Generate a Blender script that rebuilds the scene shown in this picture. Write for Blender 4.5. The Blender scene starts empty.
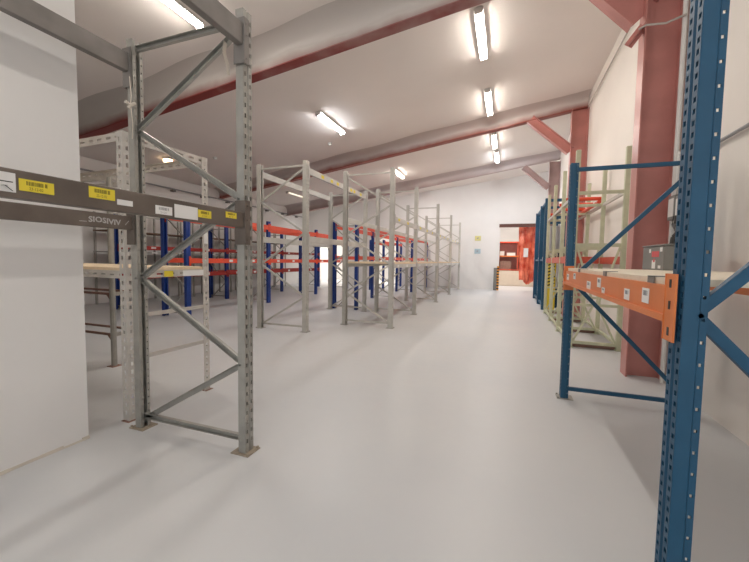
import bpy, math, random
from mathutils import Vector, Matrix
random.seed(7)
S = bpy.context.scene
C = S.collection
PI = math.pi

# ---------------------------------------------------------------- materials
def new_mat(name):
    m = bpy.data.materials.new(name); m.use_nodes = True
    nt = m.node_tree; b = nt.nodes['Principled BSDF']
    return m, nt, b

def mat(name, col, rough=.5, metal=0., var=.06, scale=6., bump=0., bscale=80., col2=None, spec=.5):
    m, nt, b = new_mat(name)
    tc = nt.nodes.new('ShaderNodeTexCoord')
    nz = nt.nodes.new('ShaderNodeTexNoise'); nz.inputs['Scale'].default_value = scale
    nz.inputs['Detail'].default_value = 5
    nt.links.new(tc.outputs['Object'], nz.inputs['Vector'])
    rp = nt.nodes.new('ShaderNodeValToRGB')
    c2 = col2 or tuple(max(0, c * (1 - var * 2.2)) for c in col)
    rp.color_ramp.elements[0].position = .3; rp.color_ramp.elements[0].color = (*c2, 1)
    rp.color_ramp.elements[1].position = .7; rp.color_ramp.elements[1].color = (*col, 1)
    nt.links.new(nz.outputs['Fac'], rp.inputs['Fac'])
    nt.links.new(rp.outputs['Color'], b.inputs['Base Color'])
    b.inputs['Roughness'].default_value = rough; b.inputs['Metallic'].default_value = metal
    b.inputs['Specular IOR Level'].default_value = spec
    if bump:
        n2 = nt.nodes.new('ShaderNodeTexNoise'); n2.inputs['Scale'].default_value = bscale
        nt.links.new(tc.outputs['Object'], n2.inputs['Vector'])
        bp = nt.nodes.new('ShaderNodeBump'); bp.inputs['Strength'].default_value = bump
        bp.inputs['Distance'].default_value = .01
        nt.links.new(n2.outputs['Fac'], bp.inputs['Height'])
        nt.links.new(bp.outputs['Normal'], b.inputs['Normal'])
    return m

def emit(name, col, strength):
    m, nt, b = new_mat(name)
    b.inputs['Base Color'].default_value = (*[min(.9, c) for c in col], 1)
    b.inputs['Emission Color'].default_value = (*col, 1)
    b.inputs['Emission Strength'].default_value = strength
    return m

def rafter_mat(name, red, white, zlo, zhi):
    """red oxide steel whose upper part caught white overspray from the sprayed ceiling"""
    m, nt, b = new_mat(name)
    tc = nt.nodes.new('ShaderNodeTexCoord'); sx = nt.nodes.new('ShaderNodeSeparateXYZ')
    nt.links.new(tc.outputs['Object'], sx.inputs[0])
    nz = nt.nodes.new('ShaderNodeTexNoise'); nz.inputs['Scale'].default_value = 2.2; nz.inputs['Detail'].default_value = 4
    nt.links.new(tc.outputs['Object'], nz.inputs['Vector'])
    ad = nt.nodes.new('ShaderNodeMath'); ad.operation = 'MULTIPLY_ADD'
    ad.inputs[1].default_value = .16; nt.links.new(nz.outputs['Fac'], ad.inputs[0]); nt.links.new(sx.outputs['Z'], ad.inputs[2])
    mr = nt.nodes.new('ShaderNodeMapRange'); mr.inputs['From Min'].default_value = zlo + .08; mr.inputs['From Max'].default_value = zhi + .08
    nt.links.new(ad.outputs[0], mr.inputs['Value'])
    mx = nt.nodes.new('ShaderNodeMix'); mx.data_type = 'RGBA'
    mx.inputs[6].default_value = (*red, 1); mx.inputs[7].default_value = (*white, 1)
    nt.links.new(mr.outputs['Result'], mx.inputs['Factor'])
    nt.links.new(mx.outputs[2], b.inputs['Base Color'])
    b.inputs['Roughness'].default_value = .5
    return m

M = {}
M['wall'] = mat('painted_wall', (.84, .82, .80), .75, var=.02, scale=1.5, bump=.05, bscale=30)
M['wall_cream'] = mat('cream_wall', (.85, .795, .74), .7, var=.03, scale=1.2, bump=.08, bscale=14)
M['ceiling'] = mat('sprayed_ceiling', (.91, .85, .81), .85, var=.02, scale=.8, bump=.15, bscale=9)
M['galv'] = mat('galvanised_steel', (.44, .43, .395), .45, .55, var=.10, scale=9)
M['galv_pale'] = mat('pale_galvanised_steel', (.60, .58, .535), .45, .35, var=.07, scale=7)
M['galv_dark'] = mat('grubby_beam_steel', (.20, .165, .14), .55, .35, var=.16, scale=5)
M['galv_top'] = mat('worn_beam_steel', (.27, .25, .235), .5, .4, var=.14, scale=5)
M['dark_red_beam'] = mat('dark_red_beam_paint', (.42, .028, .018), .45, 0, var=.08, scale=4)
M['board_pale'] = mat('pale_chipboard', (.82, .74, .60), .7, 0, var=.04, scale=40)
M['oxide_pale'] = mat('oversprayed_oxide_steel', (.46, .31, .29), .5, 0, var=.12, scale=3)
M['beam_grey'] = mat('grey_beam_paint', (.62, .605, .57), .45, .1, var=.08, scale=5)
M['cream_steel'] = mat('cream_slotted_steel', (.60, .565, .52), .5, .1, var=.07, scale=10)
M['blue'] = mat('blue_rack_paint', (.009, .082, .165), .5, 0, var=.07, scale=6)
M['navy'] = mat('ultramarine_rack_paint', (.012, .048, .26), .38, 0, var=.08, scale=6)
M['orange'] = mat('orange_beam_paint', (.78, .22, .055), .42, 0, var=.06, scale=6)
M['red_beam'] = mat('vermilion_beam_paint', (.78, .085, .035), .4, 0, var=.06, scale=4)
M['green'] = mat('pale_green_paint', (.60, .61, .43), .5, 0, var=.09, scale=8)
M['red_rail'] = mat('red_rail_paint', (.62, .10, .055), .45, 0, var=.1, scale=5)
M['oxide'] = mat('red_oxide_steel', (.57, .235, .205), .36, 0, var=.09, scale=3.5, bump=.04, bscale=25)
M['board'] = mat('chipboard', (.80, .64, .44), .7, 0, var=.05, scale=40)
M['board_edge'] = mat('chipboard_edge', (.34, .26, .18), .8, 0, var=.1, scale=60)
M['brown_board'] = mat('brown_shelf_board', (.20, .11, .065), .7, 0, var=.1, scale=10)
M['grey_plastic'] = mat('grey_plastic', (.21, .205, .19), .45, 0, var=.03)
M['white_plastic'] = mat('white_plastic', (.75, .73, .70), .4, 0, var=.02)
M['white_paper'] = mat('white_paper', (.82, .81, .79), .6, 0, var=.01)
M['yellow_paper'] = mat('yellow_paper', (.83, .67, .05), .6, 0, var=.03)
M['black_ink'] = mat('black_ink', (.03, .028, .025), .6, 0, var=0)
M['brown_ink'] = mat('faded_ink', (.16, .13, .02), .6, 0, var=0)
M['grey_ink'] = mat('grey_ink', (.33, .33, .34), .6, 0, var=0)
M['chalk'] = mat('white_chalk', (.62, .60, .58), .9, 0, var=.2, scale=200)
M['red_sticker'] = mat('red_sticker', (.72, .09, .10), .5, 0, var=.02)
M['black'] = mat('black_plastic', (.02, .02, .02), .5, 0, var=.02)
M['hazard_yellow'] = mat('hazard_yellow', (.80, .62, .04), .5, 0, var=.03)
M['hazard_orange'] = mat('hazard_orange', (.80, .33, .03), .5, 0, var=.03)
M['sign_yellow'] = mat('sign_yellow', (.78, .72, .30), .5, 0, var=.03)
M['sign_blue'] = mat('sign_blue', (.42, .55, .62), .5, 0, var=.03)
M['dust_sheet'] = mat('pale_wrap', (.66, .65, .66), .35, 0, var=.08, scale=5)
M['tape'] = mat('cloth_strip', (.66, .60, .52), .8, 0, var=.08)
M['rust'] = mat('tan_foot_paint', (.37, .31, .235), .7, 0, var=.15, scale=30)
M['skid'] = mat('brown_skid', (.30, .17, .13), .7, 0, var=.12, scale=10)
M['lintel'] = mat('dark_lintel', (.13, .05, .035), .6, 0, var=.1)
M['cabinet'] = mat('cream_cabinet', (.70, .60, .49), .6, 0, var=.03)
M['lamp_body'] = mat('lamp_body', (.72, .70, .67), .5, 0, var=.02)
M['cable'] = mat('grey_cable', (.50, .46, .42), .5, 0, var=.03)
M['dark_cable'] = mat('dark_cable', (.05, .045, .04), .5, 0, var=.03)
M['lamp_warm'] = emit('warm_tube_light', (1, .925, .83), 76)
M['lamp_cool'] = emit('cool_tube_light', (.94, .97, 1), 74)
M['lamp_warm_strong'] = emit('strong_warm_tube_light', (.97, .97, .95), 105)
M['lamp_cool_strong'] = emit('strong_cool_tube_light', (.92, .96, 1), 290)
M['lamp_low'] = emit('lower_warm_tube_light', (1, .95, .88), 32)
M['lamp_next'] = emit('bright_tube_light', (1, .95, .88), 260)
M['lamp_amber'] = emit('amber_tube_light', (1, .70, .42), 5)
M['lamp_dim'] = emit('dim_tube_light', (1, .85, .7), .9)
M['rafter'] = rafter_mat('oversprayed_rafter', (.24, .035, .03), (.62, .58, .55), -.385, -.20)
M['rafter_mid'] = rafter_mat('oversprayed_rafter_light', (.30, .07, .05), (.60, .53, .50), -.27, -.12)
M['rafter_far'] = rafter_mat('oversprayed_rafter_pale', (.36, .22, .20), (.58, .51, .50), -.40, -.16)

def floor_mat():
    m, nt, b = new_mat('grey_floor_paint')
    tc = nt.nodes.new('ShaderNodeTexCoord')
    nz = nt.nodes.new('ShaderNodeTexNoise'); nz.inputs['Scale'].default_value = .55; nz.inputs['Detail'].default_value = 6
    n2 = nt.nodes.new('ShaderNodeTexNoise'); n2.inputs['Scale'].default_value = 14; n2.inputs['Detail'].default_value = 4
    for n in (nz, n2): nt.links.new(tc.outputs['Object'], n.inputs['Vector'])
    rp = nt.nodes.new('ShaderNodeValToRGB')
    rp.color_ramp.elements[0].position = .35; rp.color_ramp.elements[0].color = (.565, .575, .59, 1)
    rp.color_ramp.elements[1].position = .68; rp.color_ramp.elements[1].color = (.62, .62, .62, 1)
    nt.links.new(nz.outputs['Fac'], rp.inputs['Fac'])
    # small dark specks and scuffs
    vo = nt.nodes.new('ShaderNodeTexVoronoi'); vo.inputs['Scale'].default_value = 1.3
    nt.links.new(tc.outputs['Object'], vo.inputs['Vector'])
    lt = nt.nodes.new('ShaderNodeMath'); lt.operation = 'LESS_THAN'; lt.inputs[1].default_value = .012
    nt.links.new(vo.outputs['Distance'], lt.inputs[0])
    mx = nt.nodes.new('ShaderNodeMix'); mx.data_type = 'RGBA'
    nt.links.new(lt.outputs[0], mx.inputs['Factor']); nt.links.new(rp.outputs['Color'], mx.inputs[6])
    mx.inputs[7].default_value = (.12, .11, .10, 1)
    nt.links.new(mx.outputs[2], b.inputs['Base Color'])
    mr = nt.nodes.new('ShaderNodeMapRange'); mr.inputs['To Min'].default_value = .30; mr.inputs['To Max'].default_value = .50
    nt.links.new(n2.outputs['Fac'], mr.inputs['Value']); nt.links.new(mr.outputs['Result'], b.inputs['Roughness'])
    b.inputs['Specular IOR Level'].default_value = .35
    bp = nt.nodes.new('ShaderNodeBump'); bp.inputs['Strength'].default_value = .05; bp.inputs['Distance'].default_value = .01
    nt.links.new(n2.outputs['Fac'], bp.inputs['Height']); nt.links.new(bp.outputs['Normal'], b.inputs['Normal'])
    return m
M['floor'] = floor_mat()

def netting_mat():
    m, nt, b = new_mat('red_orange_netting')
    tc = nt.nodes.new('ShaderNodeTexCoord')
    nz = nt.nodes.new('ShaderNodeTexNoise'); nz.inputs['Scale'].default_value = 3.5; nz.inputs['Detail'].default_value = 6
    nt.links.new(tc.outputs['Object'], nz.inputs['Vector'])
    rp = nt.nodes.new('ShaderNodeValToRGB')
    rp.color_ramp.elements[0].position = .38; rp.color_ramp.elements[0].color = (.62, .07, .03, 1)
    rp.color_ramp.elements[1].position = .62; rp.color_ramp.elements[1].color = (.92, .26, .15, 1)
    nt.links.new(nz.outputs['Fac'], rp.inputs['Fac']); nt.links.new(rp.outputs['Color'], b.inputs['Base Color'])
    b.inputs['Roughness'].default_value = .35
    b.inputs['Alpha'].default_value = .8
    return m
M['netting'] = netting_mat()

# ---------------------------------------------------------------- mesh builder
class MB:
    def __init__(s): s.v = []; s.f = []; s.mi = []
    def quadbox(s, pts, mi=0):
        b = len(s.v); s.v += [tuple(p) for p in pts]
        for q in ((0,3,2,1),(4,5,6,7),(0,1,5,4),(1,2,6,5),(2,3,7,6),(3,0,4,7)):
            s.f.append(tuple(b+i for i in q)); s.mi.append(mi)
        return s
    def box(s, x0, x1, y0, y1, z0, z1, mi=0):
        return s.quadbox([(x0,y0,z0),(x1,y0,z0),(x1,y1,z0),(x0,y1,z0),(x0,y0,z1),(x1,y0,z1),(x1,y1,z1),(x0,y1,z1)], mi)
    def bar(s, p, q, w, h, up=(0,0,1), mi=0, off=(0,0)):
        """rectangular bar from p to q, w sideways, h along up"""
        p = Vector(p); q = Vector(q); d = (q-p).normalized(); u = Vector(up)
        if abs(d.dot(u)) > .98: u = Vector((0,1,0)) if abs(d.y) < .9 else Vector((1,0,0))
        r = d.cross(u).normalized(); u = r.cross(d)
        o = r*off[0] + u*off[1]; a = r*w/2; c = u*h/2
        pts = [p+o-a-c, p+o+a-c, p+o+a+c, p+o-a+c, q+o-a-c, q+o+a-c, q+o+a+c, q+o-a+c]
        return s.quadbox(pts, mi)
    def channel(s, p, q, w, h, t=.003, up=(0,1,0), mi=0):
        """C channel: web w wide, flanges h deep along +up"""
        s.bar(p, q, w, t, up, mi, (0, -h/2))
        s.bar(p, q, t, h, up, mi, (-w/2, 0)); s.bar(p, q, t, h, up, mi, (w/2, 0))
        return s
    def ibeam(s, p, q, depth, width, tw=.010, tf=.014, up=(0,0,1), mi=0):
        s.bar(p, q, tw, depth-2*tf, up, mi)
        s.bar(p, q, width, tf, up, mi, (0, depth/2-tf/2)); s.bar(p, q, width, tf, up, mi, (0, -depth/2+tf/2))
        return s
    def tube(s, pts, r, n=8, mi=0, closed=False):
        pts = [Vector(p) for p in pts]; rings = []
        for i, p in enumerate(pts):
            d = (pts[min(i+1, len(pts)-1)] - pts[max(i-1, 0)]).normalized()
            u = Vector((0,0,1)) if abs(d.z) < .9 else Vector((1,0,0))
            a = d.cross(u).normalized(); c = a.cross(d)
            b = len(s.v); s.v += [tuple(p + (a*math.cos(2*PI*k/n) + c*math.sin(2*PI*k/n))*r) for k in range(n)]
            rings.append(b)
        for a, b in zip(rings, rings[1:]):
            for k in range(n):
                s.f.append((a+k, a+(k+1)%n, b+(k+1)%n, b+k)); s.mi.append(mi)
        s.f.append(tuple(rings[0]+k for k in reversed(range(n)))); s.mi.append(mi)
        s.f.append(tuple(rings[-1]+k for k in range(n))); s.mi.append(mi)
        return s
    def sheet(s, prof, z0, z1, holes=(), mi=0):
        """folded sheet: polyline prof (x, y) raised from z0 to z1; holes = (segment, u0, u1, pitch, height, start) with u as fraction of the segment"""
        L = z1-z0
        for i in range(len(prof)-1):
            a = Vector(prof[i]); b = Vector(prof[i+1])
            hs = [h for h in holes if h[0] == i]
            us = sorted({0., 1.} | {h[1] for h in hs} | {h[2] for h in hs})
            zs = {0., L}
            for h in hs:
                z = h[5]
                while z + h[4] < L - .01:
                    zs |= {round(z, 5), round(z + h[4], 5)}; z += h[3]
            zs = sorted(zs)
            idx = {}
            def vid(u, z):
                k = (u, z)
                if k not in idx:
                    p = a + (b-a)*u; idx[k] = len(s.v); s.v.append((p.x, p.y, z0+z))
                return idx[k]
            for u0, u1 in zip(us, us[1:]):
                um = (u0+u1)/2
                cut = [h for h in hs if h[1] < um < h[2]]
                for za, zb in zip(zs, zs[1:]):
                    zm = (za+zb)/2
                    if any(zm > h[5] and (zm-h[5]) % h[3] < h[4] for h in cut): continue
                    s.f.append((vid(u0,za), vid(u1,za), vid(u1,zb), vid(u0,zb))); s.mi.append(mi)
        return s
    def add_text(s, txt, size, fn, mi=0, off=0.):
        cu = bpy.data.curves.new('glyphs', 'FONT'); cu.body = txt; cu.size = size; cu.resolution_u = 2; cu.offset = off
        ob = bpy.data.objects.new('glyphs', cu); C.objects.link(ob)
        bpy.context.view_layer.update()
        me = ob.to_mesh(); b = len(s.v)
        s.v += [tuple(fn(v.co.x, v.co.y)) for v in me.vertices]
        for p in me.polygons:
            s.f.append(tuple(b+i for i in p.vertices)); s.mi.append(mi)
        ob.to_mesh_clear(); bpy.data.objects.remove(ob); bpy.data.curves.remove(cu)
        return s
    def mesh(s, name, mats):
        me = bpy.data.meshes.new(name); me.from_pydata(s.v, [], s.f)
        for m in (mats if isinstance(mats, (list, tuple)) else [mats]): me.materials.append(m)
        me.polygons.foreach_set('material_index', s.mi); me.update()
        return me
    def build(s, name, mats, parent=None, loc=(0,0,0), solid=0., bevel=0.):
        return put(name, s.mesh(name, mats), parent, loc, solid=solid, bevel=bevel)

def put(name, me, parent=None, loc=(0,0,0), rotz=0., solid=0., bevel=0.):
    o = bpy.data.objects.new(name, me); C.objects.link(o)
    o.parent = parent; o.location = loc; o.rotation_euler = (0, 0, rotz)
    if solid:
        md = o.modifiers.new('sheet', 'SOLIDIFY'); md.thickness = solid; md.offset = 0
    if bevel:
        md = o.modifiers.new('edge', 'BEVEL'); md.width = bevel; md.segments = 2; md.limit_method = 'ANGLE'
    return o

def tag(o, label, cat, group=None, kind=None):
    o['label'] = label; o['category'] = cat
    if group: o['group'] = group
    if kind: o['kind'] = kind
    return o
def thing(name, label, cat, loc=(0,0,0), group=None, rotz=0.):
    o = bpy.data.objects.new(name, None); C.objects.link(o); o.location = loc; o.rotation_euler = (0,0,rotz)
    o.empty_display_size = .1
    return tag(o, label, cat, group)
def struct(name, mb, mats, loc=(0,0,0), **k):
    o = mb.build(name, mats, None, loc, **k); o['kind'] = 'structure'; return o

# ---------------------------------------------------------------- room shell
XR, XL, YB, YF = 1.58, -9.73, 16.25, -5.0
SL = .113
def zc(x): return 3.62 + (x - XL)*SL
def cut_wall_y(y0, y1, x0, x1, openings):
    """wall across the room with openings (x0, x1, ztop) from the floor; the top follows the roof slope"""
    mb = MB(); xs = [x0]
    for a, b, z in openings: xs += [a, b]
    xs.append(x1)
    def piece(a, b, z0):
        mb.quadbox([(a,y0,z0),(b,y0,z0),(b,y1,z0),(a,y1,z0),(a,y0,zc(a)),(b,y0,zc(b)),(b,y1,zc(b)),(a,y1,zc(a))])
    for i in range(0, len(xs), 2): piece(xs[i], xs[i+1], 0)
    for a, b, z in openings: piece(a, b, z)
    return mb
YE = 23.0   # end of the room next door
struct('floor', MB().box(XL-.2, 3.2, YF-.2, YE+.2, -.12, 0), M['floor'])
def ceil_slab(y0, y1, xa, xb):
    return MB().quadbox([(xa,y0,zc(xa)),(xb,y0,zc(xb)),(xb,y1,zc(xb)),(xa,y1,zc(xa)),
                         (xa,y0,zc(xa)+.12),(xb,y0,zc(xb)+.12),(xb,y1,zc(xb)+.12),(xa,y1,zc(xa)+.12)])
struct('ceiling', ceil_slab(YF-.2, YE+.2, XL-.2, 3.2), M['ceiling'])
rw = MB(); rw.box(XR, XR+.15, YF, -4.4, 0, zc(XR)).box(XR, XR+.15, -4.4, -1.4, 0, .9).box(XR, XR+.15, -4.4, -1.4, 3.3, zc(XR)).box(XR, XR+.15, -1.4, YB+.15, 0, zc(XR))  # unseen window gap behind the camera, added to let in daylight as fill
struct('wall_right', rw, M['wall_cream'])
struct('wall_left', MB().box(XL-.15, XL, YF, YE, 0, zc(XL)-.01), M['wall'])
struct('wall_back', cut_wall_y(YB, YB+.15, XL, XR, [(-8.92,-7.45,2.27), (-5.85,-4.80,2.30), (-.30,1.25,2.76)]), M['wall'])
struct('wall_front', cut_wall_y(YF-.15, YF, XL, XR, [(-2.3, 1.3, 3.6)]), M['wall'])  # door gap is added out of view so daylight brightens the near end
pw = MB(); pw.quadbox([(-4.6,YF,0),(-2.59,YF,0),(-2.59,1.55,0),(-4.6,1.55,0),(-4.6,YF,zc(-4.6)),(-2.59,YF,zc(-2.59)),(-2.59,1.55,zc(-2.59)),(-4.6,1.55,zc(-4.6))])
struct('wall_partition', pw, M['wall'])
# ragged filler along the foot of the partition wall
tb = MB(); y = -.4
while y < 1.54:
    l = random.uniform(.06, .16); d = random.uniform(.006, .02); h = random.uniform(.006, .018)
    tb.quadbox([(-2.59,y,0),(-2.59+d,y,0),(-2.59+d*random.uniform(.6,1.2),min(1.55,y+l),0),(-2.59,min(1.55,y+l),0),(-2.59,y,h),(-2.59+d*.4,y,h),(-2.59+d*.4,min(1.55,y+l),h),(-2.59,min(1.55,y+l),h)])
    y += l
struct('baseboard_left', tb, M['tape'])
# room next door, seen through the openings
struct('wall_beyond', cut_wall_y(YE, YE+.15, XL, 3.1, []), M['wall'])
nx = MB(); nx.quadbox([(3.0,YB+.15,0),(3.15,YB+.15,0),(3.15,YE,0),(3.0,YE,0),(3.0,YB+.15,zc(3.0)),(3.15,YB+.15,zc(3.15)),(3.15,YE,zc(3.15)),(3.0,YE,zc(3.0))])
struct('wall_side_beyond', nx, M['wall'])
nb = MB(); nb.quadbox([(XR,YB,0),(3.0,YB,0),(3.0,YB+.15,0),(XR,YB+.15,0),(XR,YB,zc(XR)),(3.0,YB,zc(3.0)),(3.0,YB+.15,zc(3.0)),(XR,YB+.15,zc(XR))])
struct('wall_return_beyond', nb, M['wall'])
struct('trim_1', MB().box(-.34, 1.40, YB-.05, YB-.005, 2.66, 2.80), M['lintel'])

# ---------------------------------------------------------------- steel portal frames
def portal(n, Y, p, q, skew, m, sides=(-1, 1)):
    """rafter from the left wall to the right column; its underside runs through p and q (x, z); sprayed foam coves it into the ceiling"""
    def zb(x): return p[1] + (q[1]-p[1])*(x-p[0])/(q[0]-p[0])
    mb = MB(); xa, xb = XL+.02, XR-.02; tf = .016
    def yo(x): return skew*(1.25-x)
    def slab(y0, y1, f0, f1):
        mb.quadbox([(xa,y0+yo(xa),f0(xa)),(xb,y0+yo(xb),f0(xb)),(xb,y1+yo(xb),f0(xb)),(xa,y1+yo(xa),f0(xa)),
                    (xa,y0+yo(xa),f1(xa)),(xb,y0+yo(xb),f1(xb)),(xb,y1+yo(xb),f1(xb)),(xa,y1+yo(xa),f1(xa))])
    slab(-.09, .09, zb, lambda x: zb(x)+tf)
    slab(-.006, .006, lambda x: zb(x)+tf, lambda x: zc(x)-.018)
    slab(-.09, .09, lambda x: zc(x)-.018, lambda x: zc(x)-.003)
    nx = 44; cove = []
    for sgn in sides:
        base = len(mb.v); nr = 10
        for i in range(nx+1):
            x = xa + (xb-xa)*i/nx
            d = min(.25, (zc(x)-zb(x))*.48) * (1 + .12*math.sin(i*.9) + .08*math.sin(i*2.3+1)); w_ = .30 + .04*math.sin(i*.7)
            for k in range(nr+1):
                t = k/nr*PI/2
                mb.v.append((x, sgn*(.007+w_*(1-math.sin(t))) + yo(x), zc(x)-.001-d*(1-math.cos(t))))
        for i in range(nx):
            for k in range(nr):
                a = base + i*(nr+1)+k; f = (a, a+1, a+nr+2, a+nr+1)
                mb.f.append(f if sgn > 0 else f[::-1]); mb.mi.append(0); cove.append(len(mb.f)-1)
    o = struct(f'trim_{n}', mb, m)
    for k in cove: o.data.polygons[k].use_smooth = True
    # object space follows the roof slope so that the overspray runs parallel to the ceiling
    mx = Matrix.Translation((0, Y, zc(0))) @ Matrix.Rotation(-math.atan(SL), 4, 'Y')
    o.data.transform(mx.inverted() @ Matrix.Translation((0, Y, 0))); o.matrix_world = mx
def column(n, Y, top, m='oxide'):
    mb = MB()
    mb.box(1.245, 1.259, Y-.095, Y+.095, 0, top); mb.box(XR-.02, XR-.004, Y-.095, Y+.095, 0, top)
    mb.box(1.259, XR-.02, Y-.006, Y+.006, 0, top)
    struct(f'trim_{n}', mb, M[m])
def knee(n, Y, p, q, m='oxide', d=.19):
    mb = MB().ibeam((p[0],Y,p[1]), (q[0],Y,q[1]), d, .16, up=(.7,0,.7))
    struct(f'trim_{n}', mb, M[m])
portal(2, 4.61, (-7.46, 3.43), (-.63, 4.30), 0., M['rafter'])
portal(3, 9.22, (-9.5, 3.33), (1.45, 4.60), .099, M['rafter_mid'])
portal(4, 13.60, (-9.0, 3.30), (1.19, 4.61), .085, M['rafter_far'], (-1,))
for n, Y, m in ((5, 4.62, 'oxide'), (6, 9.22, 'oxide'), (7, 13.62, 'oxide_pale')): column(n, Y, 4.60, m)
knee(8, 4.62, (.66, 4.46), (1.25, 3.80), 'oxide', .32)
knee(9, 9.22, (.40, 4.50), (1.25, 3.72))
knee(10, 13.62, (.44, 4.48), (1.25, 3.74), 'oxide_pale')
# cut stub of angle iron under the first knee brace
struct('trim_11', MB().bar((1.25,4.55,3.68),(1.12,4.55,3.50),.012,.07,(0,1,0)).bar((1.25,4.59,3.68),(1.12,4.59,3.50),.08,.012,(0,1,0)), M['oxide'])

# ---------------------------------------------------------------- racking
cache = {}
def post_mesh(kind, H, w, d, mt):
    """open C upright; slotted face at x=0 looking to +x, body towards -x"""
    k = ('post', kind, H, w, d, mt)
    if k in cache: return cache[k]
    lip = .022
    prof = [(-d, -w/2+lip), (-d, -w/2), (0, -w/2), (0, -w/2+w*.38), (-.006, -w/2+w*.42), (-.006, w/2-w*.42), (0, w/2-w*.38), (0, w/2), (-d, w/2), (-d, w/2-lip)]
    holes = []
    if kind == 'slots':
        holes = [(2, .3, .75, .06, .025, .06), (6, .25, .7, .06, .025, .06),
                 (0, .3, .7, .05, .012, .05), (8, .3, .7, .05, .012, .05)]
    elif kind == 'blue_near':
        prof = [(-d, -w/2+lip), (-d, -w/2+.007), (-d*.70, -w/2+.007), (-d*.62, -w/2)] + prof[2:8] + [(-d*.62, w/2), (-d*.70, w/2-.007), (-d, w/2-.007), (-d, w/2-lip)]
        holes = [(4, .22, .68, .0335, .016, .06), (8, .32, .78, .0335, .016, .076), (1, .30, .75, .067, .010, .04), (11, .25, .70, .067, .010, .04)]
    mb = MB().sheet(prof, .006, H, holes)
    cache[k] = mb.mesh('post', M[mt]); return cache[k]
def foot_mesh(mt):
    k = ('foot', mt)
    if k not in cache:
        mb = MB().box(-.07, .062, -.06, .06, 0, .006)
        mb.tube([(.050,-.048,.004),(.050,-.048,.018)], .009, 6); mb.tube([(.050,.048,.004),(.050,.048,.018)], .009, 6)
        cache[k] = mb.mesh('foot_plate', M[mt])
    return cache[k]

def zig(top, pitch, n, first):
    """list of braces ((side, z), (side, z)), side 0 = rear, 1 = front"""
    out = []; s = first; z = top
    for i in range(n):
        out.append(((s, z), (1-s, z-pitch))); s = 1-s; z -= pitch
    return out

def rack(label, cat, loc, frames, W, H, post=('slots', .09, .07), pm='galv', bm='galv', topbar=True, ztop=None, pitch=.528, first=1,
         foot='galv', bw=.030, group=None, bstyle='channel', tops=None, name='pallet_rack', rotz=0., n=5):
    """uprights in frames across x (0..W), one frame per y in frames; front slotted face at x=W looks to +x"""
    r = thing(name, label, cat, loc, group, rotz)
    kind, w, d = post; zt = ztop or H-.08
    for fi, fy in enumerate(frames):
        h = tops[fi] if tops else H
        me = post_mesh(kind, round(h, 3), w, d, pm)
        put('post', me, r, (W+d/2, fy, 0), 0, solid=.0025)
        put('post', me, r, (-d/2, fy, 0), PI, solid=.0025)
        if foot:
            put('foot_plate', foot_mesh(foot), r, (W, fy, 0)); put('foot_plate', foot_mesh(foot), r, (0, fy, 0), PI)
        def P(s, z): return (W - .012 if s else .012, fy, z)
        br = zig(zt-.02, pitch, n, first)
        segs = list(br); end = br[-1][1]
        segs.append(((0, .085), (1, .085)))
        if topbar: segs.append(((0, zt+.01), (1, zt+.01)))
        for a, b in segs:
            mb = MB(); p, q = P(*a), P(*b)
            if bstyle == 'channel':
                mb.channel(p, q, bw, .024, .003, (0,-1,0))
                for e in (p, q): mb.tube([(e[0], fy-w/2-.004, e[2]), (e[0], fy+w/2+.004, e[2])], .007, 6)
            else:
                mb.bar(p, q, bw, .02, (0,-1,0))
            mb.build('brace', M[bm], r)
    return r
def beam(r, W, x_side, y0, y1, z0, z1, m, w=.09, t=.045, conn=None, ch=(.06, .05), step=False):
    """beam between the posts at y0 and y1 on the front (1) or rear (0) face; connectors are sub-parts"""
    xo = W if x_side else 0.; sgn = 1 if x_side else -1
    xc = xo + sgn*.015
    mb = MB().box(xc-t/2, xc+t/2, y0+w/2+.004, y1-w/2-.004, z0, z1)
    if step: mb.box(xc-t/2+ (0 if sgn<0 else 0), xc+t/2+ (0), y0+w/2+.004, y1-w/2-.004, z0-.0, z0+.001); mb.box(xc-t/2-.012 if sgn<0 else xc+t/2, xc-t/2 if sgn<0 else xc+t/2+.012, y0+w/2+.004, y1-w/2-.004, z0, z0+.022)
    b = mb.build('beam', m if not isinstance(m, tuple) else m[0], r, bevel=.004)
    for ye, s in ((y0, 1), (y1, -1)):
        c = MB()
        yc = ye + s*(w/2+.002)
        c.box(xo-sgn*.030, xo+sgn*.048, min(yc, yc+s*.004), max(yc, yc+s*.004), z0-ch[0], z1+ch[1]) if sgn > 0 else c.box(xo-.048, xo+.030, min(yc, yc+s*.004), max(yc, yc+s*.004), z0-ch[0], z1+ch[1])
        xa, xb = (xo+.040, xo+.046) if sgn > 0 else (xo-.046, xo-.040)
        yi = ye + s*(.006 if not step else -.022)
        c.box(xa, xb, min(yi, yc), max(yi, yc), z0-ch[0], z1+ch[1])
        for zz in (z0-ch[0]+.03, (z0+z1)/2, z1+ch[1]-.03):
            if step: c.box(xa-.001, xb+.001, (yi+yc)/2-.007, (yi+yc)/2+.007, zz-.013, zz+.013, 1)
            else: c.tube([(xa-.002 if sgn < 0 else xa, (yi+yc)/2, zz), (xb+.003 if sgn > 0 else xa-.004, (yi+yc)/2, zz)], .007, 6)
        c.build('connector', [m, M['black']], b)
    return b

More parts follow.
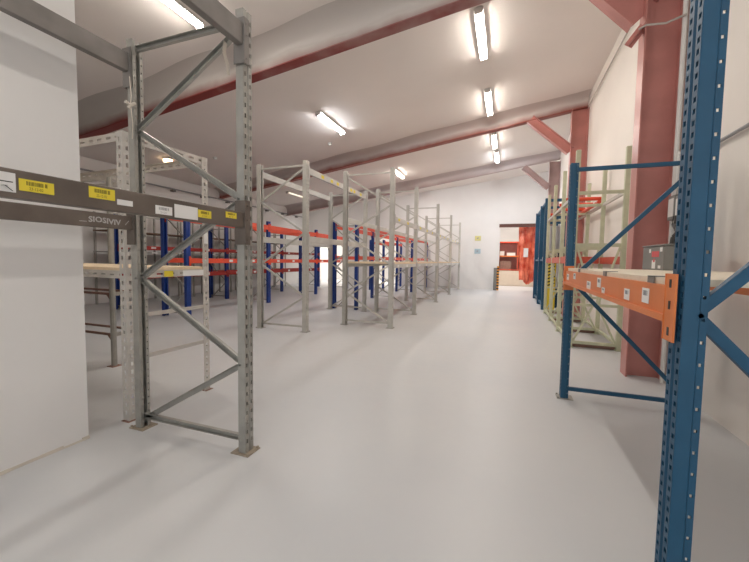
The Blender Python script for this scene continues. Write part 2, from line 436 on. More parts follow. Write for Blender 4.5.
# --- foreground galvanised rack (the far frame of the bay that comes past the camera)
FX0, FX1, FY = -2.41, -1.505, 1.80
r1 = rack('galvanised steel rack frame in the left foreground beside the white partition wall', 'rack', (FX0, FY, 0), [0., -2.65], FX1-FX0, 2.66,
          post=('slots', .072, .052), pm='galv', bm='galv', foot='rust', ztop=2.60, pitch=.505, first=1, bw=.034)
Wf = FX1-FX0
def label_part(parent, xf, y0, y1, z0, z1, base, ink, txt=None, bars=True, side=None, extra=None):
    """sticker on a face looking to +x at xf; local coordinates of the rack"""
    mb = MB().box(xf, xf+.0012, y0, y1, z0, z1, 0)
    L = y1-y0; h = z1-z0; y = y0 + L*.2; rnd = random.Random(int(y0*1000)+3)
    if bars:
        while y < y1 - L*.2:
            w = rnd.choice((.006, .010, .016))*L*1.6
            if not (y0+L*.66 < y < y0+L*.71): mb.box(xf+.0012, xf+.0016, y, min(y+w, y1-L*.2), z0+h*.5, z1-h*.16, 1)
            y += w + rnd.choice((.008, .014))*L*1.5
    if txt: mb.add_text(txt, h*.34, lambda u, v: (xf+.0018, y0+L*.27+u*(L*.5/(h*.34*.56*len(txt))), z0+h*.13+v), 1)
    if extra: extra(mb, xf)
    return mb.build('barcode_label' if bars else 'paper_label', [base, ink], parent)
top_z = (2.445, 2.565); mid_z = (1.397, 1.488)
bt = beam(r1, Wf, 1, -2.65, 0, *top_z, M['galv_top'], ch=(.10, .035)); beam(r1, Wf, 0, -2.65, 0, *top_z, M['galv_top'], ch=(.10, .035))
bm_ = beam(r1, Wf, 1, -2.65, 0, *mid_z, M['galv_dark'], ch=(.10, .07)); br_ = beam(r1, Wf, 0, -2.65, 0, *mid_z, M['galv_dark'], ch=(.10, .03))
xf = Wf + .015 + .0225 + .0005
def Yl(y): return y - FY
def mark(mb, x):
    mb.box(x+.0012, x+.0016, Yl(.50), Yl(.685), 1.444, 1.447, 1)
    mb.bar((x+.0016,Yl(.665),1.433),(x+.0016,Yl(.683),1.418), .0006, .007, (1,0,0), 1)
    mb.bar((x+.0016,Yl(.672),1.434),(x+.0016,Yl(.655),1.431), .0006, .006, (1,0,0), 1)
l0 = label_part(bm_, xf, Yl(.48), Yl(.692), 1.414, 1.474, M['white_paper'], M['black_ink'], bars=False, extra=mark); l0['label'] = 'white label with a black ruled line'
label_part(bm_, xf, Yl(.70), Yl(.795), 1.424, 1.462, M['yellow_paper'], M['brown_ink'], '23-12-02')
label_part(bm_, xf, Yl(.905), Yl(1.0), 1.436, 1.478, M['yellow_paper'], M['brown_ink'], '22-12-02')
l0 = label_part(bm_, xf, Yl(1.008), Yl(1.072), 1.424, 1.446, M['white_paper'], M['grey_ink'], bars=False); l0['label'] = 'small white paper strip'
label_part(bm_, xf, Yl(1.175), Yl(1.26), 1.409, 1.447, M['white_paper'], M['grey_ink'], '23-12-01')
l0 = label_part(bm_, xf+.0006, Yl(1.272), Yl(1.407), 1.404, 1.466, M['white_paper'], M['grey_ink'], bars=False); l0['label'] = 'large blank white card'
label_part(bm_, xf, Yl(1.41), Yl(1.496), 1.421, 1.459, M['yellow_paper'], M['brown_ink'], '21-12-02')
label_part(bm_, xf, Yl(1.60), Yl(1.685), 1.441, 1.474, M['yellow_paper'], M['brown_ink'], '20-12')
# chalk writing on the rear middle beam (its inner face looks to +x)
ck = MB(); xk = -.015 + .0225 + .001
ck.add_text('SIOSIVIV', .052, lambda u, v: (xk, Yl(1.475) + u*1.02, 1.425 + v*.9 + .018*math.sin(u*30)*.2), 0, .0016)
ck.bar((xk, Yl(1.425), 1.425), (xk, Yl(1.465), 1.426), .004, .0006, (1,0,0)); ck.bar((xk, Yl(1.70), 1.425), (xk, Yl(1.725), 1.455), .004, .0006, (1,0,0))
ck.build('chalk_writing', M['chalk'], br_)
# torn cloth strips tied to the frame
def strip(label, pts, w):
    mb = MB()
    for a, b in zip(pts, pts[1:]):
        mb.bar(a, b, w*random.uniform(.7, 1.1), .002, (1,0,0))
    return tag(mb.build('cloth_strip', M['tape']), label, 'strip', 'cloth strips tied to the foreground rack')
strip('pale cloth strip hanging from the top beam on the aisle post of the foreground rack', [(-1.53,1.68,2.43),(-1.528,1.665,2.37),(-1.525,1.69,2.31),(-1.53,1.70,2.26)], .030)
s2 = strip('thin knotted pale string hanging down the wall-side post of the foreground rack', [(-2.375,1.735,2.40),(-2.37,1.74,2.28),(-2.372,1.735,2.22),(-2.368,1.745,2.10),(-2.37,1.74,2.0)], .008)
ktn = MB(); ktn.tube([(-2.372,1.70,2.225),(-2.372,1.735,2.215),(-2.372,1.765,2.24)], .011, 6); ktn.tube([(-2.372,1.72,2.19),(-2.372,1.735,2.22)], .010, 6)
ktn.build('knot', M['tape'], s2)

# --- middle galvanised rack, single tall bay
WA = .90
AX0, AY = -3.1 - WA - .01, 5.187
rA = rack('grey galvanised rack bay standing alone left of the boarded rack row', 'rack', (AX0, AY, 0), [0., 2.645], WA, 2.80, pm='galv_pale', bm='galv_pale', foot='galv', ztop=2.72, bstyle='bar')
for sd in (0, 1):
    beam(rA, WA, sd, 0, 2.645, 2.60, 2.70, M['beam_grey'], ch=(.08, .02)); beam(rA, WA, sd, 0, 2.645, 1.49, 1.59, M['beam_grey'], ch=(.06, .03))
tp = [c for c in rA.children if c.name.startswith('beam')][2]
for y in (.45, .8, 1.05, 1.5, 1.68, 1.85, 2.2):
    o = label_part(tp, WA+.038, y, y+.10, 2.62, 2.675, M['yellow_paper'], M['brown_ink'], bars=False); o['label'] = 'yellow paper label'

# --- boarded rack row
BX0 = -1.915 - WA
FB = [0., 1.76, 4.41, 7.06, 9.66]; BY = 6.10
rB = rack('long row of grey galvanised racks with chipboard shelves reaching the back wall', 'rack', (BX0, BY, 0), FB, WA, 2.83, tops=[2.82,2.83,2.85,2.85,2.85], pm='galv_pale', bm='galv_pale', foot='galv', ztop=2.74, first=0, bstyle='bar')
for i, (a, b) in enumerate(zip(FB, FB[1:])):
    for sd in (0, 1):
        b1 = beam(rB, WA, sd, a, b, 1.905, 1.995, M['beam_grey'], ch=(.06, .03))
        b2 = beam(rB, WA, sd, a, b, 1.075, 1.145, M['beam_grey'], ch=(.06, .02))
        if sd:
            n = 2 if i == 0 else 3
            for k in range(n):
                y = a + .25 + k*(b-a-.5)/n
                o = label_part(b1, WA+.038, y, y+.11, 1.93, 1.975, M['yellow_paper'], M['brown_ink'], bars=False)
                o2 = label_part(b2, WA+.038, y, y+.11, 1.085, 1.13, M['white_paper'], M['grey_ink'], bars=False)
    words = ['nearest the camera', 'second from the camera', 'third from the camera', 'against the back wall'][i]
    bd = MB().box(-.035, WA+.035, a+.055, b-.055, 1.1455, 1.178)
    tag(bd.build('chipboard_panel', M['board'], None, (BX0, BY, 0)), f'pale chipboard shelf panel on the long grey rack row, {words}', 'shelf board', 'chipboard panels on the long grey rack row')

# --- ultramarine racks with vermilion beams
def colour_rack(label, loc, frames, W, front_z, rear_z, H=2.2, rz=0., tops=None, dark=False):
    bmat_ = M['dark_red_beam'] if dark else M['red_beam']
    r = rack(label, 'rack', loc, frames, W, H, post=('plain', .105, .065), pm='navy', bm='galv', foot=None, ztop=H-.12, pitch=.50, n=4, first=0, bstyle='bar', bw=.022, topbar=True, group='blue and red racks on the left', rotz=rz)
    for a, b in zip(frames, frames[1:]):
        for z0, z1, sds in front_z:
            for sd in sds:
                bmr = beam(r, W, sd, a, b, z0, z1, bmat_, ch=(.05, .04))
                if sd and z0 < 1.5:
                    for k in range(3):
                        y = a + .35 + k*.8
                        o = label_part(bmr, W+.038, y, y+.12, z0+.025, z1-.02, M['white_paper'], M['grey_ink'], bars=False)
    return r
PW = .60
rP = colour_rack('blue rack with two tiers of red beams seen behind the foreground frame', (-6.58, 5.45, 0), [0., 2.7, 5.4, 8.12], PW, [(1.975, 2.095, (0,1)), (1.09, 1.19, (0,1))], None, 2.2, rz=math.radians(1.4))
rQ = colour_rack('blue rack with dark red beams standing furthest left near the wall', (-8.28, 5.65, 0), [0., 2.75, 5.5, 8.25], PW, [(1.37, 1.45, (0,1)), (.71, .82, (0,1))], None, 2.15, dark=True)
rS = colour_rack('blue and red rack whose uprights stand right behind the long grey rack row', (-3.97, 7.98, 0), [0., 2.67, 5.37, 8.05], .59, [(1.96, 2.07, (0,1)), (1.21, 1.30, (0,1))], None, 2.13)
rU = colour_rack('short blue rack with red beams against the back wall', (-5.12, 13.5, 0), [0., 2.5], .55, [(1.85, 1.95, (0,1)), (1.25, 1.33, (0,1))], None, 2.0)

# --- cream slotted angle shelving behind the foreground frame
SX0, SX1, SY0, SY1 = -4.60, -2.570, 1.79+.03, 2.56
sh = thing('slotted_shelving', 'cream slotted angle shelving unit behind the foreground frame', 'shelving', (SX0, SY0+.075, 0), None, -.04)
sw, sd_ = SX1-SX0, SY1-SY0
def angle_post(cx, cy, ax, ay, H):
    prof = [(cx+ax*.062, cy), (cx, cy), (cx, cy+ay*.062)]
    return MB().sheet(prof, 0, H, [(0, .35, .65, .06, .03, .05), (1, .35, .65, .06, .03, .05)])
for cx, ax in ((0, 1), (sw, -1)):
    for cy, ay in ((0, 1), (sd_, -1)):
        angle_post(cx, cy, ax, ay, 2.10).build('post', M['cream_steel'], sh, solid=.003)
        MB().box(cx-.02 if ax > 0 else cx-.06, cx+.06 if ax > 0 else cx+.02, cy-.02 if ay > 0 else cy-.06, cy+.06 if ay > 0 else cy+.02, 0, .004).build('foot_plate', M['skid'], sh)
def slotted_rail(p, q, z0, h, side):
    """vertical slotted strip with a top lip from p to q (x, y)"""
    d = Vector((q[0]-p[0], q[1]-p[1])); L = d.length; d /= L
    mb = MB(); n = int(L/.10); us = [0]
    for k in range(n): us += [(k+.25)/n*L, (k+.75)/n*L]
    us.append(L)
    def P(u, z, o=0): return (p[0]+d.x*u - d.y*o, p[1]+d.y*u + d.x*o, z)
    zs = [z0, z0+h*.38, z0+h*.62, z0+h]
    for i, (a, b) in enumerate(zip(us, us[1:])):
        for j, (c, e) in enumerate(zip(zs, zs[1:])):
            if i % 2 and j == 1: continue
            k = len(mb.v); mb.v += [P(a,c),P(b,c),P(b,e),P(a,e)]; mb.f.append((k,k+1,k+2,k+3)); mb.mi.append(0)
    k = len(mb.v); mb.v += [P(0,z0+h),P(L,z0+h),P(L,z0+h,side*.035),P(0,z0+h,side*.035)]; mb.f.append((k,k+1,k+2,k+3)); mb.mi.append(0)
    return mb.build('rail', M['cream_steel'], sh, solid=.003)
for z, h in ((2.035, .06), (1.055, .055)):
    slotted_rail((.004,.005), (sw-.004,.005), z, h, 1); slotted_rail((.004,sd_-.005), (sw-.004,sd_-.005), z, h, -1)
    slotted_rail((.005,.012), (.005,sd_-.012), z, h, -1); slotted_rail((sw-.005,.012), (sw-.005,sd_-.012), z, h, 1)
for z in (.775, .455):
    for x in (0, sw):
        MB().bar((x+(.01 if x == 0 else -.01),.004,z), (x+(.01 if x == 0 else -.01),sd_-.004,z), .012, .03).build('tie_bar', M['cream_steel'], sh)
rt = [c for c in sh.children if c.name.startswith('rail')][-1]
for y0, y1, m_ in ((.30, .38, 'yellow_paper'), (.47, .68, 'white_paper')):
    MB().box(sw+.003, sw+.0045, y0, y1, 1.058, 1.105).build('paper_label', M[m_], rt)
ps = [c for c in sh.children if c.name.startswith('post')][3]
MB().box(sw+.003, sw+.0045, sd_-.05, sd_-.01, 1.34, 1.44).build('paper_label', M['white_paper'], ps)
pn = MB().box(.012, sw-.008, .012, sd_-.012, 1.112, 1.134).build('chipboard_panel', M['board'], None, (SX0, SY0+.075, 0)); pn.rotation_euler.z = -.04
tag(pn, 'beige chipboard panel on the cream slotted shelving unit', 'shelf board')
# grey bolted corner-post shelf behind it
gs = thing('tube_shelving', 'grey post shelving frame with curved corner brackets beyond the partition wall edge', 'shelving', (-6.24, 2.70, 0))
for x in (0, 2.2):
    for y in (0, .3):
        MB().tube([(x,y,0),(x,y,2.12)], .028, 10).build('post', M['galv'], gs)
        MB().box(x-.05, x+.05, y-.05, y+.05, 0, .006).build('foot_plate', M['skid'], gs)
for z in (.35, .80, 2.06):
    for y in (0, .3):
        mb = MB().bar((0,y,z), (2.2,y,z), .02, .024 if z < 1 else .05)
        for x, s in ((0, 1), (2.2, -1)): mb.bar((x,y,z-.09), (x+s*.09,y,z), .012, .016, (0,1,0))
        mb.build('rail', M['skid' if z < 1 else 'cream_steel'], gs)
    for x in (0, 2.2): MB().bar((x,0,z), (x,.3,z), .02, .04).build('rail', M['galv'], gs)

# --- brown-boarded shelving along the left wall
for i, (y0, words) in enumerate(((6.0, 'nearest the camera'), (8.5, 'in the middle of the wall'), (11.0, 'nearest the back wall'))):
    u = thing('wall_shelving', f'grey shelving with thin brown shelves along the left wall, {words}', 'shelving', (-9.55, y0, 0), 'light shelving along the left wall')
    ys = (0, .8, 1.6, 2.4)
    for y in ys:
        for x in (0, .5):
            MB().box(x-.02, x+.02, y-.02, y+.02, 0, 2.3).build('post', M['galv'], u)
    for z in (.75, 1.30, 1.82):
        s_ = MB().box(-.025, .53, -.03, 2.43, z, z+.03).build('shelf', M['brown_board' if z > 1.5 else 'galv'], u)
        if z == 1.30:
            for y in (.3, .7, 1.1, 1.9): MB().box(.53, .532, y, y+.16, z-.005, z+.03).build('paper_label', M['white_paper'], s_)
    for a, b in zip(ys, ys[1:]):
        mb = MB().bar((.5,a,2.25), (.5,b,2.25), .02, .04); mb.build('rail', M['galv'], u)

# --- blue and orange rack on the right (turned so that its slotted face looks to the aisle)
RX = .528; RW = .88; RY = 3.60
rR = rack('tall blue rack with an orange beam and chipboard deck against the right wall', 'rack', (RX+RW, RY, 0), [0., 2.245], RW, 2.08, post=('blue_near', .085, .06), pm='blue', bm='blue', foot='galv',
          ztop=2.02, pitch=.93, first=0, n=2, bw=.030, topbar=True, rotz=PI)
for sd in (1, 0):
    ob = beam(rR, RW, sd, 0, 2.245, 1.035, 1.15, M['orange'], ch=(.055, .04), step=True)
    if sd: of = ob
xf = RW + .038
def olab(Y0, Y1, z0, z1, txt=None):
    return label_part(of, xf, RY-Y1, RY-Y0, z0, z1, M['white_paper'], M['grey_ink'], txt)
olab(3.36, 3.46, 1.075, 1.125); olab(3.05, 3.14, 1.095, 1.14); olab(2.53, 2.64, 1.055, 1.105); olab(2.28, 2.36, 1.085, 1.138)
olab(2.19, 2.25, 1.06, 1.09); olab(1.785, 1.855, 1.065, 1.112); olab(1.565, 1.635, 1.075, 1.13)
# deck panels and the clips that hold them
cuts = [3.54, 3.01, 2.27, 1.42]
for i, (a, b) in enumerate(zip(cuts, cuts[1:])):
    mb = MB().box(RX-.02, RX+RW+.02, b+.004, a-.004, 1.1505, 1.1725)
    mb.f = mb.f; tag(mb.build('chipboard_panel', [M['board_pale']], None), 'chipboard deck panel on the blue and orange rack, ' + ['furthest from the camera', 'middle one of three', 'nearest the camera'][i], 'shelf board', 'chipboard deck panels on the blue rack')
for i, Y in enumerate((3.01, 2.27, 1.60)):
    mb = MB().box(RX-.026, RX-.022, Y-.03, Y+.03, 1.1505, 1.176).box(RX-.026, RX+.03, Y-.03, Y+.03, 1.1735, 1.1765)
    tag(mb.build('board_clip', M['grey_plastic']), 'dark clip on the front edge of the chipboard deck, ' + ['furthest from the camera', 'between the other two', 'nearest the camera'][i], 'clip', 'clips on the chipboard deck')

# --- grey electrical box at the back of the deck and the services behind it
bx = thing('electrical_box', 'grey electrical box with red and white stickers behind the chipboard deck', 'electrical box', (1.09, 3.24, 1.1735))
MB().box(0, .27, 0, .44, 0, .182).build('body', M['grey_plastic'], bx, bevel=.006)
MB().box(-.006, .276, -.006, .446, .184, .196).build('lid', M['grey_plastic'], bx, bevel=.004)
sx = -.0012
MB().box(sx, -.0002, .09, .235, .10, .145).build('red_sticker', M['red_sticker'], bx)
MB().box(sx, -.0002, .155, .225, .01, .075, 0).box(sx-.0004, sx, .165, .20, .06, .085, 1).build('white_sticker', [M['white_paper'], M['red_sticker']], bx)
MB().box(sx, -.0002, .26, .295, .135, .165).build('white_sticker', M['white_paper'], bx)
MB().box(sx, -.0002, .03, .075, .14, .172).build('white_sticker', M['white_paper'], bx)
MB().box(sx, -.0002, .05, .10, .012, .035).build('white_sticker', M['white_paper'], bx)
cp = thing('wall_socket_box', 'pair of pale grey switch boxes fixed high on the right wall beside the red column', 'switch box', (1.45, 3.98, 1.62))
MB().box(0, .128, .0, .15, 0, .23).build('body', M['grey_plastic'], cp, bevel=.006)
MB().box(0, .128, .16, .31, .02, .25).build('body', M['grey_plastic'], cp, bevel=.006)
MB().box(-.003, 0, .02, .13, .03, .20).build('cover', M['lamp_body'], cp); MB().box(-.003, 0, .18, .29, .05, .22).build('cover', M['lamp_body'], cp)
tag(MB().tube([(1.545,4.44,0),(1.545,4.44,4.7)], .022, 10).build('conduit_pipe', M['white_plastic']), 'white vertical conduit pipe beside the nearest red column', 'pipe')
tr = thing('cable_ladder', 'pale vertical cable tray with tied wires behind the near blue upright', 'cable tray', (1.548, 3.86, 1.95))
MB().box(0, .03, 0, .34, 0, 2.7).build('tray', M['white_plastic'], tr)
for k in range(4):
    MB().tube([(-.014, .08+.055*k+.01*math.sin(j*1.3+k), j*.27) for j in range(11)], .009, 6).build('wire', M['cable'], tr)
for k in range(11):
    MB().tube([(-.004,.0,.12+.24*k),(-.045,.10,.14+.24*k),(-.045,.22,.16+.24*k),(-.01,.37,.13+.24*k)], .005, 5).build('tie', M['dark_cable'], tr)
tag(MB().tube([(1.51+.02*math.cos(a), 4.28+.055*math.cos(a), 2.085+.20*math.sin(a)) for a in [PI*.5+i*PI/12 for i in range(20)]], .011, 8).build('cable_loop', M['white_plastic']), 'white cable hanging in a loop above the wall switch boxes', 'cable')
cb = MB()
for k in range(3):
    cb.tube([(1.27+.015*k, 3.66, 1.385), (1.29+.015*k, 3.70+.02*k, 1.44+.02*(k%2)), (1.36, 3.76+.03*k, 1.50), (1.41, 3.95+.05*k, 1.58), (1.43, 4.0+.04*k, 1.66)], .008, 6)
tag(cb.build('cable_bundle', M['dark_cable']), 'tangle of dark cables running from the grey box up to the switch boxes', 'cable')
tag(MB().tube([(1.555,-1.5,2.20),(1.555,4.3,2.20)], .014, 8).build('wall_conduit', M['grey_ink']), 'thin grey conduit running level along the right wall behind the near blue upright', 'pipe')
tag(MB().tube([(1.545,4.72,4.60),(1.545,9.1,4.60)], .012, 6).build('eaves_cable', M['cable']), 'thin cable running along the top of the right wall below the ceiling', 'cable')
tag(MB().tube([(1.18,4.49,3.60),(1.24,4.47,3.62),(1.40,4.46,3.60),(1.545,4.40,3.62)], .010, 6).build('tied_wire', M['cable']), 'pale wire tied from the cut bracket across the nearest red column', 'wire')

# --- pale green stillage frames
GX0, GX1 = .90, 1.50
GY = [5.83, 7.08, 8.30, 9.45]
g = thing('stillage_rack', 'pale green tall post stillage with red rails beyond the blue and orange rack', 'rack', (GX0, GY[0], 0))
GW = GX1-GX0
for i, gy in enumerate(GY):
    y = gy-GY[0]
    for x in (0, GW):
        MB().box(x-.03, x+.03, y-.03, y+.03, .012, 2.80).box(x-.045, x+.045, y-.045, y+.045, 0, .012).build('post', M['green'], g, bevel=.006)
    for z, h in ((.075, .04), (.62, .035), (1.47, .05), (2.20, .045)):
        MB().bar((.03,y,z), (GW-.03,y,z), .04, h).build('crossbar', M['green'], g)
    for a, b in (((.04,.10),(GW*.45,.61)), ((GW-.04,.10),(GW*.55,.61)), ((.04,1.44),(GW*.45,.64)), ((GW-.04,1.44),(GW*.55,.64)) ):
        MB().bar((a[0],y,a[1]), (b[0],y,b[1]), .025, .03, (0,1,0)).build('brace', M['green'], g)
    MB().bar((-.02,y+.05,.03), (GW+.02,y+.05,.03), .05, .05).build('skid', M['skid'], g)
    if i: MB().bar((.0,y,1.27), (GW,y,1.27), .05, .11).build('red_rail', M['red_rail'], g)
for a, b in zip(GY, GY[1:]):
    a -= GY[0]; b -= GY[0]
    for x in (0, GW):
        MB().bar((x,a+.03,2.20), (x,b-.03,2.20), .035, .045).build('side_rail', M['cream_steel'], g)
        MB().bar((x,a+.03,1.26), (x,b-.03,1.26), .04, .11).build('red_rail', M['red_rail'], g)
        MB().bar((x,a+.03,.08), (x,b-.03,.08), .035, .04).build('side_rail', M['green'], g)
tf = thing('tubular_rack_top', 'red tubular frame lying on the upper bars of the pale green stillage', 'rack top', (GX0, GY[1]+.02, 2.2235))
for x in (.06, GW-.06): MB().tube([(x,.0,.033),(x,2.3,.033)], .032, 8).build('long_tube', M['red_beam'], tf)
for y in (.06, .7, 1.4, 2.2): MB().tube([(.02,y,.097),(GW-.02,y,.097)], .031, 8).build('cross_tube', M['red_beam'], tf)

# --- blue cage racks at the end of the right wall
BYs = [10.15, 11.5, 13.2]
bc = thing('cage_rack', 'tall blue framed cage along the right wall near the doorway', 'rack', (.93, BYs[0], 0))
BW = .55
for i, y in enumerate(BYs):
    y -= BYs[0]
    for x in (0, BW): MB().box(x-.06, x+.06, y-.05, y+.05, 0, 2.83).build('post', M['blue'], bc, bevel=.005)
    for z in (.1, 1.28, 2.35, 2.78): MB().bar((.04,y,z), (BW-.04,y,z), .05, .07).build('crossbar', M['blue'], bc)
    MB().bar((-.055,y,1.33), (-.055,y+.12,1.33), .02, .05).build('latch', M['galv'], bc)
for a, b in zip(BYs, BYs[1:]):
    a -= BYs[0]; b -= BYs[0]
    for z in (.1, 1.28, 2.78):
        for x in (0, BW): MB().bar((x,a+.04,z), (x,b-.04,z), .05, .06).build('side_rail', M['blue'], bc)
MB().box(.04, BW-.04, -.012, .012, .14, .58).build('kick_panel', M['blue'], bc)
MB().box(.04, BW-.04, .0, BYs[-1]-BYs[0], 1.315, 1.33).build('shelf', M['blue'], bc)
hz = thing('hazard_board', 'yellow and black striped board standing against the blue cage rack', 'board', (.97, 10.03, .0))
hb = MB().box(0, .20, 0, .02, .0, 1.24, 0)
for k in range(7):
    z = .62 + k*.085
    hb.quadbox([(.02,-.002,z),(.18,-.002,z+.06),(.18,-.0005,z+.06),(.02,-.0005,z),(.02,-.002,z+.035),(.18,-.002,z+.095),(.18,-.0005,z+.095),(.02,-.0005,z+.035)], 1)
hb.build('panel', [M['hazard_yellow'], M['black']], hz)
for i, (x, w_, y) in enumerate(((.065, .12, 0), (.20, .12, .03), (.335, .11, .0))):
    cr = thing('crate', 'small black and white crate on the middle shelf of the blue cage, ' + ['nearest the aisle', 'in the middle', 'nearest the wall'][i], 'crate', (.93+x, 10.21+y, 1.332), 'crates in the blue cage')
    MB().box(0, w_, 0, .3, 0, .015).box(0, w_, 0, .015, .015, .17).box(0, w_, .285, .3, .015, .17).box(0, .015, .015, .285, .015, .17).box(w_-.015, w_, .015, .285, .015, .17).build('body', M['black'], cr)
    MB().box(.03, w_-.03, -.002, 0, .05, .12).build('card_slot', M['white_paper'], cr)
wr = MB(); prof = [(.0,0),(.05,-.03),(.12,.01),(.20,-.025),(.28,.015),(.36,0)]
for (a, b), (c, d) in zip(prof, prof[1:]):
    wr.quadbox([(a,b,0),(c,d,0),(c,d+.02,0),(a,b+.02,0),(a*.9+.01,b,.85),(c*.9+.01,d,.85),(c*.9+.01,d+.02,.85),(a*.9+.01,b+.02,.85)])
tag(wr.build('plastic_sheet', M['dust_sheet'], None, (1.02, 10.62, 1.333)), 'pale folded plastic sheet standing behind the crates in the blue cage', 'sheet')

# --- things on and beyond the back wall
def sign(name, label, x, z, m, w=.25, h=.21):
    t = thing(name, label, 'sign', (x, YB-.012, z))
    MB().box(-w/2, w/2, 0, .010, -h/2, h/2).build('plate', M[m], t)
    mb = MB().box(-w*.16, w*.02, -.002, 0, -h*.12, h*.10).box(-w*.05, w*.14, -.002, 0, -h*.02, h*.16)
    mb.build('pictogram', M['grey_ink'], t)
sign('warning_sign', 'small pale yellow sign on the back wall, the upper of two', -1.20, 2.21, 'sign_yellow')
sign('notice_sign', 'small pale blue sign on the back wall, the lower of two', -1.20, 1.65, 'sign_blue')
dg = thing('door_guard', 'grey and orange striped guard post at the left side of the back doorway', 'guard post', (-.50, YB-.20, 0))
MB().box(0, .13, 0, .16, 0, .95).build('post', M['grey_plastic'], dg, bevel=.01)
sb = MB().box(.132, .215, 0, .16, 0, 1.02, 0)
for k in range(8): sb.box(.130, .217, -.002, 0, .05+k*.12, .11+k*.12, 1)
sb.build('striped_edge', [M['hazard_orange'], M['black']], dg)

cab = thing('storage_cabinet', 'low cream cabinet below the red shelves seen through the back doorway', 'cabinet', (-.55, 19.3, 0))
MB().box(0, 2.3, 0, .6, 0, .76).build('body', M['cabinet'], cab, bevel=.01)
for k in range(3): MB().box(.03+k*.76, .73+k*.76, -.02, 0, .05, .73).build('door', M['cabinet'], cab)
us = thing('shelf_unit', 'red shelf unit with boxes seen through the back doorway', 'shelving', (-.42, 19.35, .762))
for x in (0, .93, 1.9): MB().box(x-.025, x+.025, 0, .5, 0, 1.45).build('upright', M['red_rail'], us)
MB().box(-.02, 1.92, .49, .51, 0, 1.45).build('back_panel', M['oxide'], us)
for z in (.02, .70, 1.40): MB().box(-.02, 1.92, -.02, .49, z, z+.06).build('shelf', M['orange' if z == .70 else 'red_beam' if z > 1 else 'red_rail'], us)
for i, (x, z, w_, h, m_) in enumerate(((.08,.76,.22,.2,'white_plastic'),(.42,.76,.40,.13,'white_paper'),(.10,.08,.55,.40,'skid'),(1.05,.08,.6,.45,'skid'),(1.1,.76,.45,.35,'red_rail'))):
    bxn = thing('storage_box', ['upright white box on the middle red shelf, left end', 'low white box on the middle red shelf', 'brown box on the bottom red shelf, left side', 'brown box on the bottom red shelf behind the netting', 'red box on the middle red shelf behind the netting'][i], 'box', (-.42+x, 19.42, .762+z+.001), 'boxes on the red shelf unit')
    MB().box(0, w_, 0, .32, 0, h).build('body', M[m_], bxn, bevel=.006); MB().box(-.006, w_+.006, -.006, .326, h, h+.02).build('lid', M[m_], bxn)
# red orange netting hanging in the doorway
nt_ = MB(); nu, nv = 28, 26
def npos(i, j):
    u = i/nu; v = j/nv
    x = .46 + u*.86 + .05*v*math.sin(u*7)+(-.02+.08*v if u < .2 else 0)
    zb_ = .36 + .10*math.sin(u*9+1) + (.08 if u > .5 else 0)*math.cos(u*5)
    return (x, YB+.34 + .05*math.sin(u*22+v*2) + .03*math.sin(v*11+u*6), 2.72 + (zb_-2.72)*v)
for i in range(nu+1):
    for j in range(nv+1): nt_.v.append(npos(i, j))
for i in range(nu):
    for j in range(nv):
        a = i*(nv+1)+j; nt_.f.append((a, a+1, a+nv+2, a+nv+1)); nt_.mi.append(0)
nt = thing('netting', 'red orange plastic netting hanging in the back doorway', 'curtain', (0, 0, 0))
nt_.build('sheet', M['netting'], nt, solid=.003)
MB().tube([(.40,YB+.34,2.735),(1.30,YB+.34,2.735)], .015, 8).build('hanging_rail', M['galv'], nt)
MB().box(.66, .84, YB+.255, YB+.258, 1.42, 1.80).build('paper_label', M['white_paper'], nt)

# --- left wall pipe, ceiling fittings
pp = thing('wall_pipe', 'thin grey pipe on brackets running level along the upper left wall', 'pipe', (XL+.10, 0, 3.28))
MB().tube([(0,2.0,0),(0,16.0,0)], .022, 8).build('pipe', M['grey_ink'], pp)
for k in range(12): MB().box(-.098, .03, 2.6+1.15*k-.05, 2.6+1.15*k+.05, -.075, -.02).build('bracket', M['grey_plastic'], pp)
for i, (x, y, w_) in enumerate(((-7.39, 7.69, 'left of the first rafter, above the blue racks'), (-4.41, 8.53, 'in front of the second rafter'))):
    d = thing('smoke_detector', 'small round smoke detector on the ceiling ' + w_, 'smoke detector', (x, y, zc(x)-.004))
    MB().tube([(0,0,-.03),(0,0,0)], .055, 16).build('base', M['white_plastic'], d); MB().tube([(0,0,-.055),(0,0,-.0305)], .04, 16).build('sensor', M['white_plastic'], d)

def lamp(label, x, y, m, L=1.2, w=.115):
    t = thing('ceiling_light', label, 'ceiling light', (x, y, zc(x)-.005), 'tube lights on the ceiling')
    a = math.atan(SL)
    t.rotation_euler = (0, -a, 0)
    MB().box(-w/2-.006, w/2+.006, -L/2, L/2, -.034, -.004).build('housing', M['lamp_body'], t)
    mb = MB(); n = 12; a0 = .35
    ring = [(math.cos(a0+(PI-2*a0)*k/n)*w/2, -.0182-.046*math.sin(a0+(PI-2*a0)*k/n)) for k in range(n+1)]
    y0, y1 = -L/2+.02, L/2-.02
    for (xa, za), (xb, zb) in zip(ring, ring[1:]):
        k = len(mb.v); mb.v += [(xa,y0,za),(xb,y0,zb),(xb,y1,zb),(xa,y1,za)]; mb.f.append((k,k+1,k+2,k+3)); mb.mi.append(0)
    for yy in (y0, y1):
        k = len(mb.v); mb.v += [(p[0],yy,p[1]) for p in ring]; mb.f.append(tuple(range(k, k+n+1))); mb.mi.append(0)
    mb.build('diffuser', M[m], t)
    for s in (-1, 1): MB().box(-w/2, w/2, s*(L/2)-.010, s*(L/2)+.010, -.084, -.003).build('end_cap', M['lamp_body'], t)
    return t
lamp('warm glowing tube light nearest the camera in the row over the aisle', -.48, 5.85, 'lamp_warm')
lamp('warm tube light over the aisle just in front of the second rafter', -.48, 8.30, 'lamp_warm')
lamp('tube light over the aisle just beyond the second rafter', -.45, 10.92, 'lamp_warm')
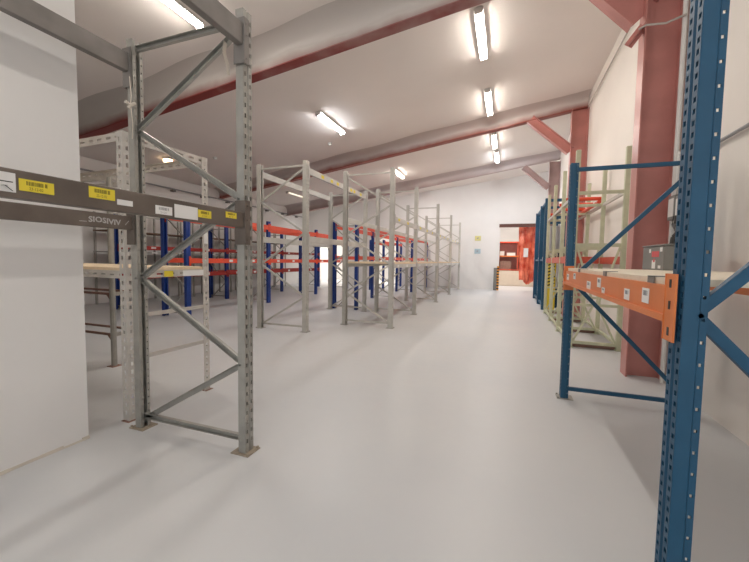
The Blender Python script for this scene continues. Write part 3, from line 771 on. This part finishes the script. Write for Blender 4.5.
lamp('furthest tube light over the aisle next to the back wall', -.42, 12.6, 'lamp_cool')
lamp('tube light at the top left, cut by the edge of the photo', -3.88, 3.2, 'lamp_warm')
lamp('cool white tube light between the first and second rafters', -3.80, 7.4, 'lamp_cool')
lamp('warm tube light above the long grey rack row beyond the second rafter', -3.70, 12.4, 'lamp_warm')
lamp('dim tube light over the far left racks seen through the standing rack bay', -8.05, 12.65, 'lamp_dim')
rl = thing('round_lamp', 'small round amber lamp on the ceiling above the cream slotted shelving', 'ceiling light', (-8.36, 7.08, zc(-8.36)-.012))
MB().tube([(0,0,-.03),(0,0,0)], .12, 20).build('base', M['lamp_body'], rl); MB().tube([(0,0,-.09),(0,0,-.07),(0,0,-.0305)], .11, 20).build('diffuser', M['lamp_amber'], rl)
lamp('tube light hidden behind the last rafter above the back doorway', -.40, 14.1, 'lamp_cool_strong', .5)
lamp('tube light hidden behind the last rafter above the end of the long grey rack row', -3.7, 14.6, 'lamp_warm_strong', .8)
lamp('tube light hidden behind the last rafter at the far left corner', -8.0, 14.95, 'lamp_low', .6)
# the same rows carry on over and behind the camera
lamp('tube light of the aisle row above the camera, outside the photo', -.48, 3.0, 'lamp_low')
lamp('tube light of the aisle row behind the camera, outside the photo', -.48, .3, 'lamp_low')
lamp('rearmost tube light of the aisle row, outside the photo', -.48, -2.4, 'lamp_low')
# lights of the room next door
for x, w_ in ((-8.0, 'behind the left opening'), (-5.0, 'behind the middle opening'), (.3, 'behind the right doorway')):
    lamp('tube light in the room next door ' + w_, x, 18.2, 'lamp_next')

# ---------------------------------------------------------------- world, camera, view
w = bpy.data.worlds.new('world'); S.world = w; w.use_nodes = True
w.node_tree.nodes['Background'].inputs['Color'].default_value = (.92, .96, 1.0, 1)
w.node_tree.nodes['Background'].inputs['Strength'].default_value = 1.6

yaw, pitch, roll = math.radians(20.0808), math.radians(3.3965), math.radians(-.8737)
fw = Vector((-math.sin(yaw)*math.cos(pitch), math.cos(yaw)*math.cos(pitch), -math.sin(pitch)))
rt_ = Vector((math.cos(yaw), math.sin(yaw), 0)); dn = fw.cross(rt_)
r2 = math.cos(roll)*rt_ + math.sin(roll)*dn; d2 = -math.sin(roll)*rt_ + math.cos(roll)*dn
cam = bpy.data.cameras.new('camera'); co = bpy.data.objects.new('camera', cam); C.objects.link(co)
cam.sensor_width = 36; cam.lens = 359.83/749*36; cam.clip_start = .02; cam.clip_end = 100
co.matrix_world = Matrix(((r2.x, -d2.x, -fw.x, 0), (r2.y, -d2.y, -fw.y, 0), (r2.z, -d2.z, -fw.z, 1.22), (0, 0, 0, 1)))
S.camera = co
S.view_settings.view_transform = 'Standard'; S.view_settings.look = 'None'
S.view_settings.gamma = 1; S.view_settings.use_curve_mapping = False
S.view_settings.exposure = 0.35
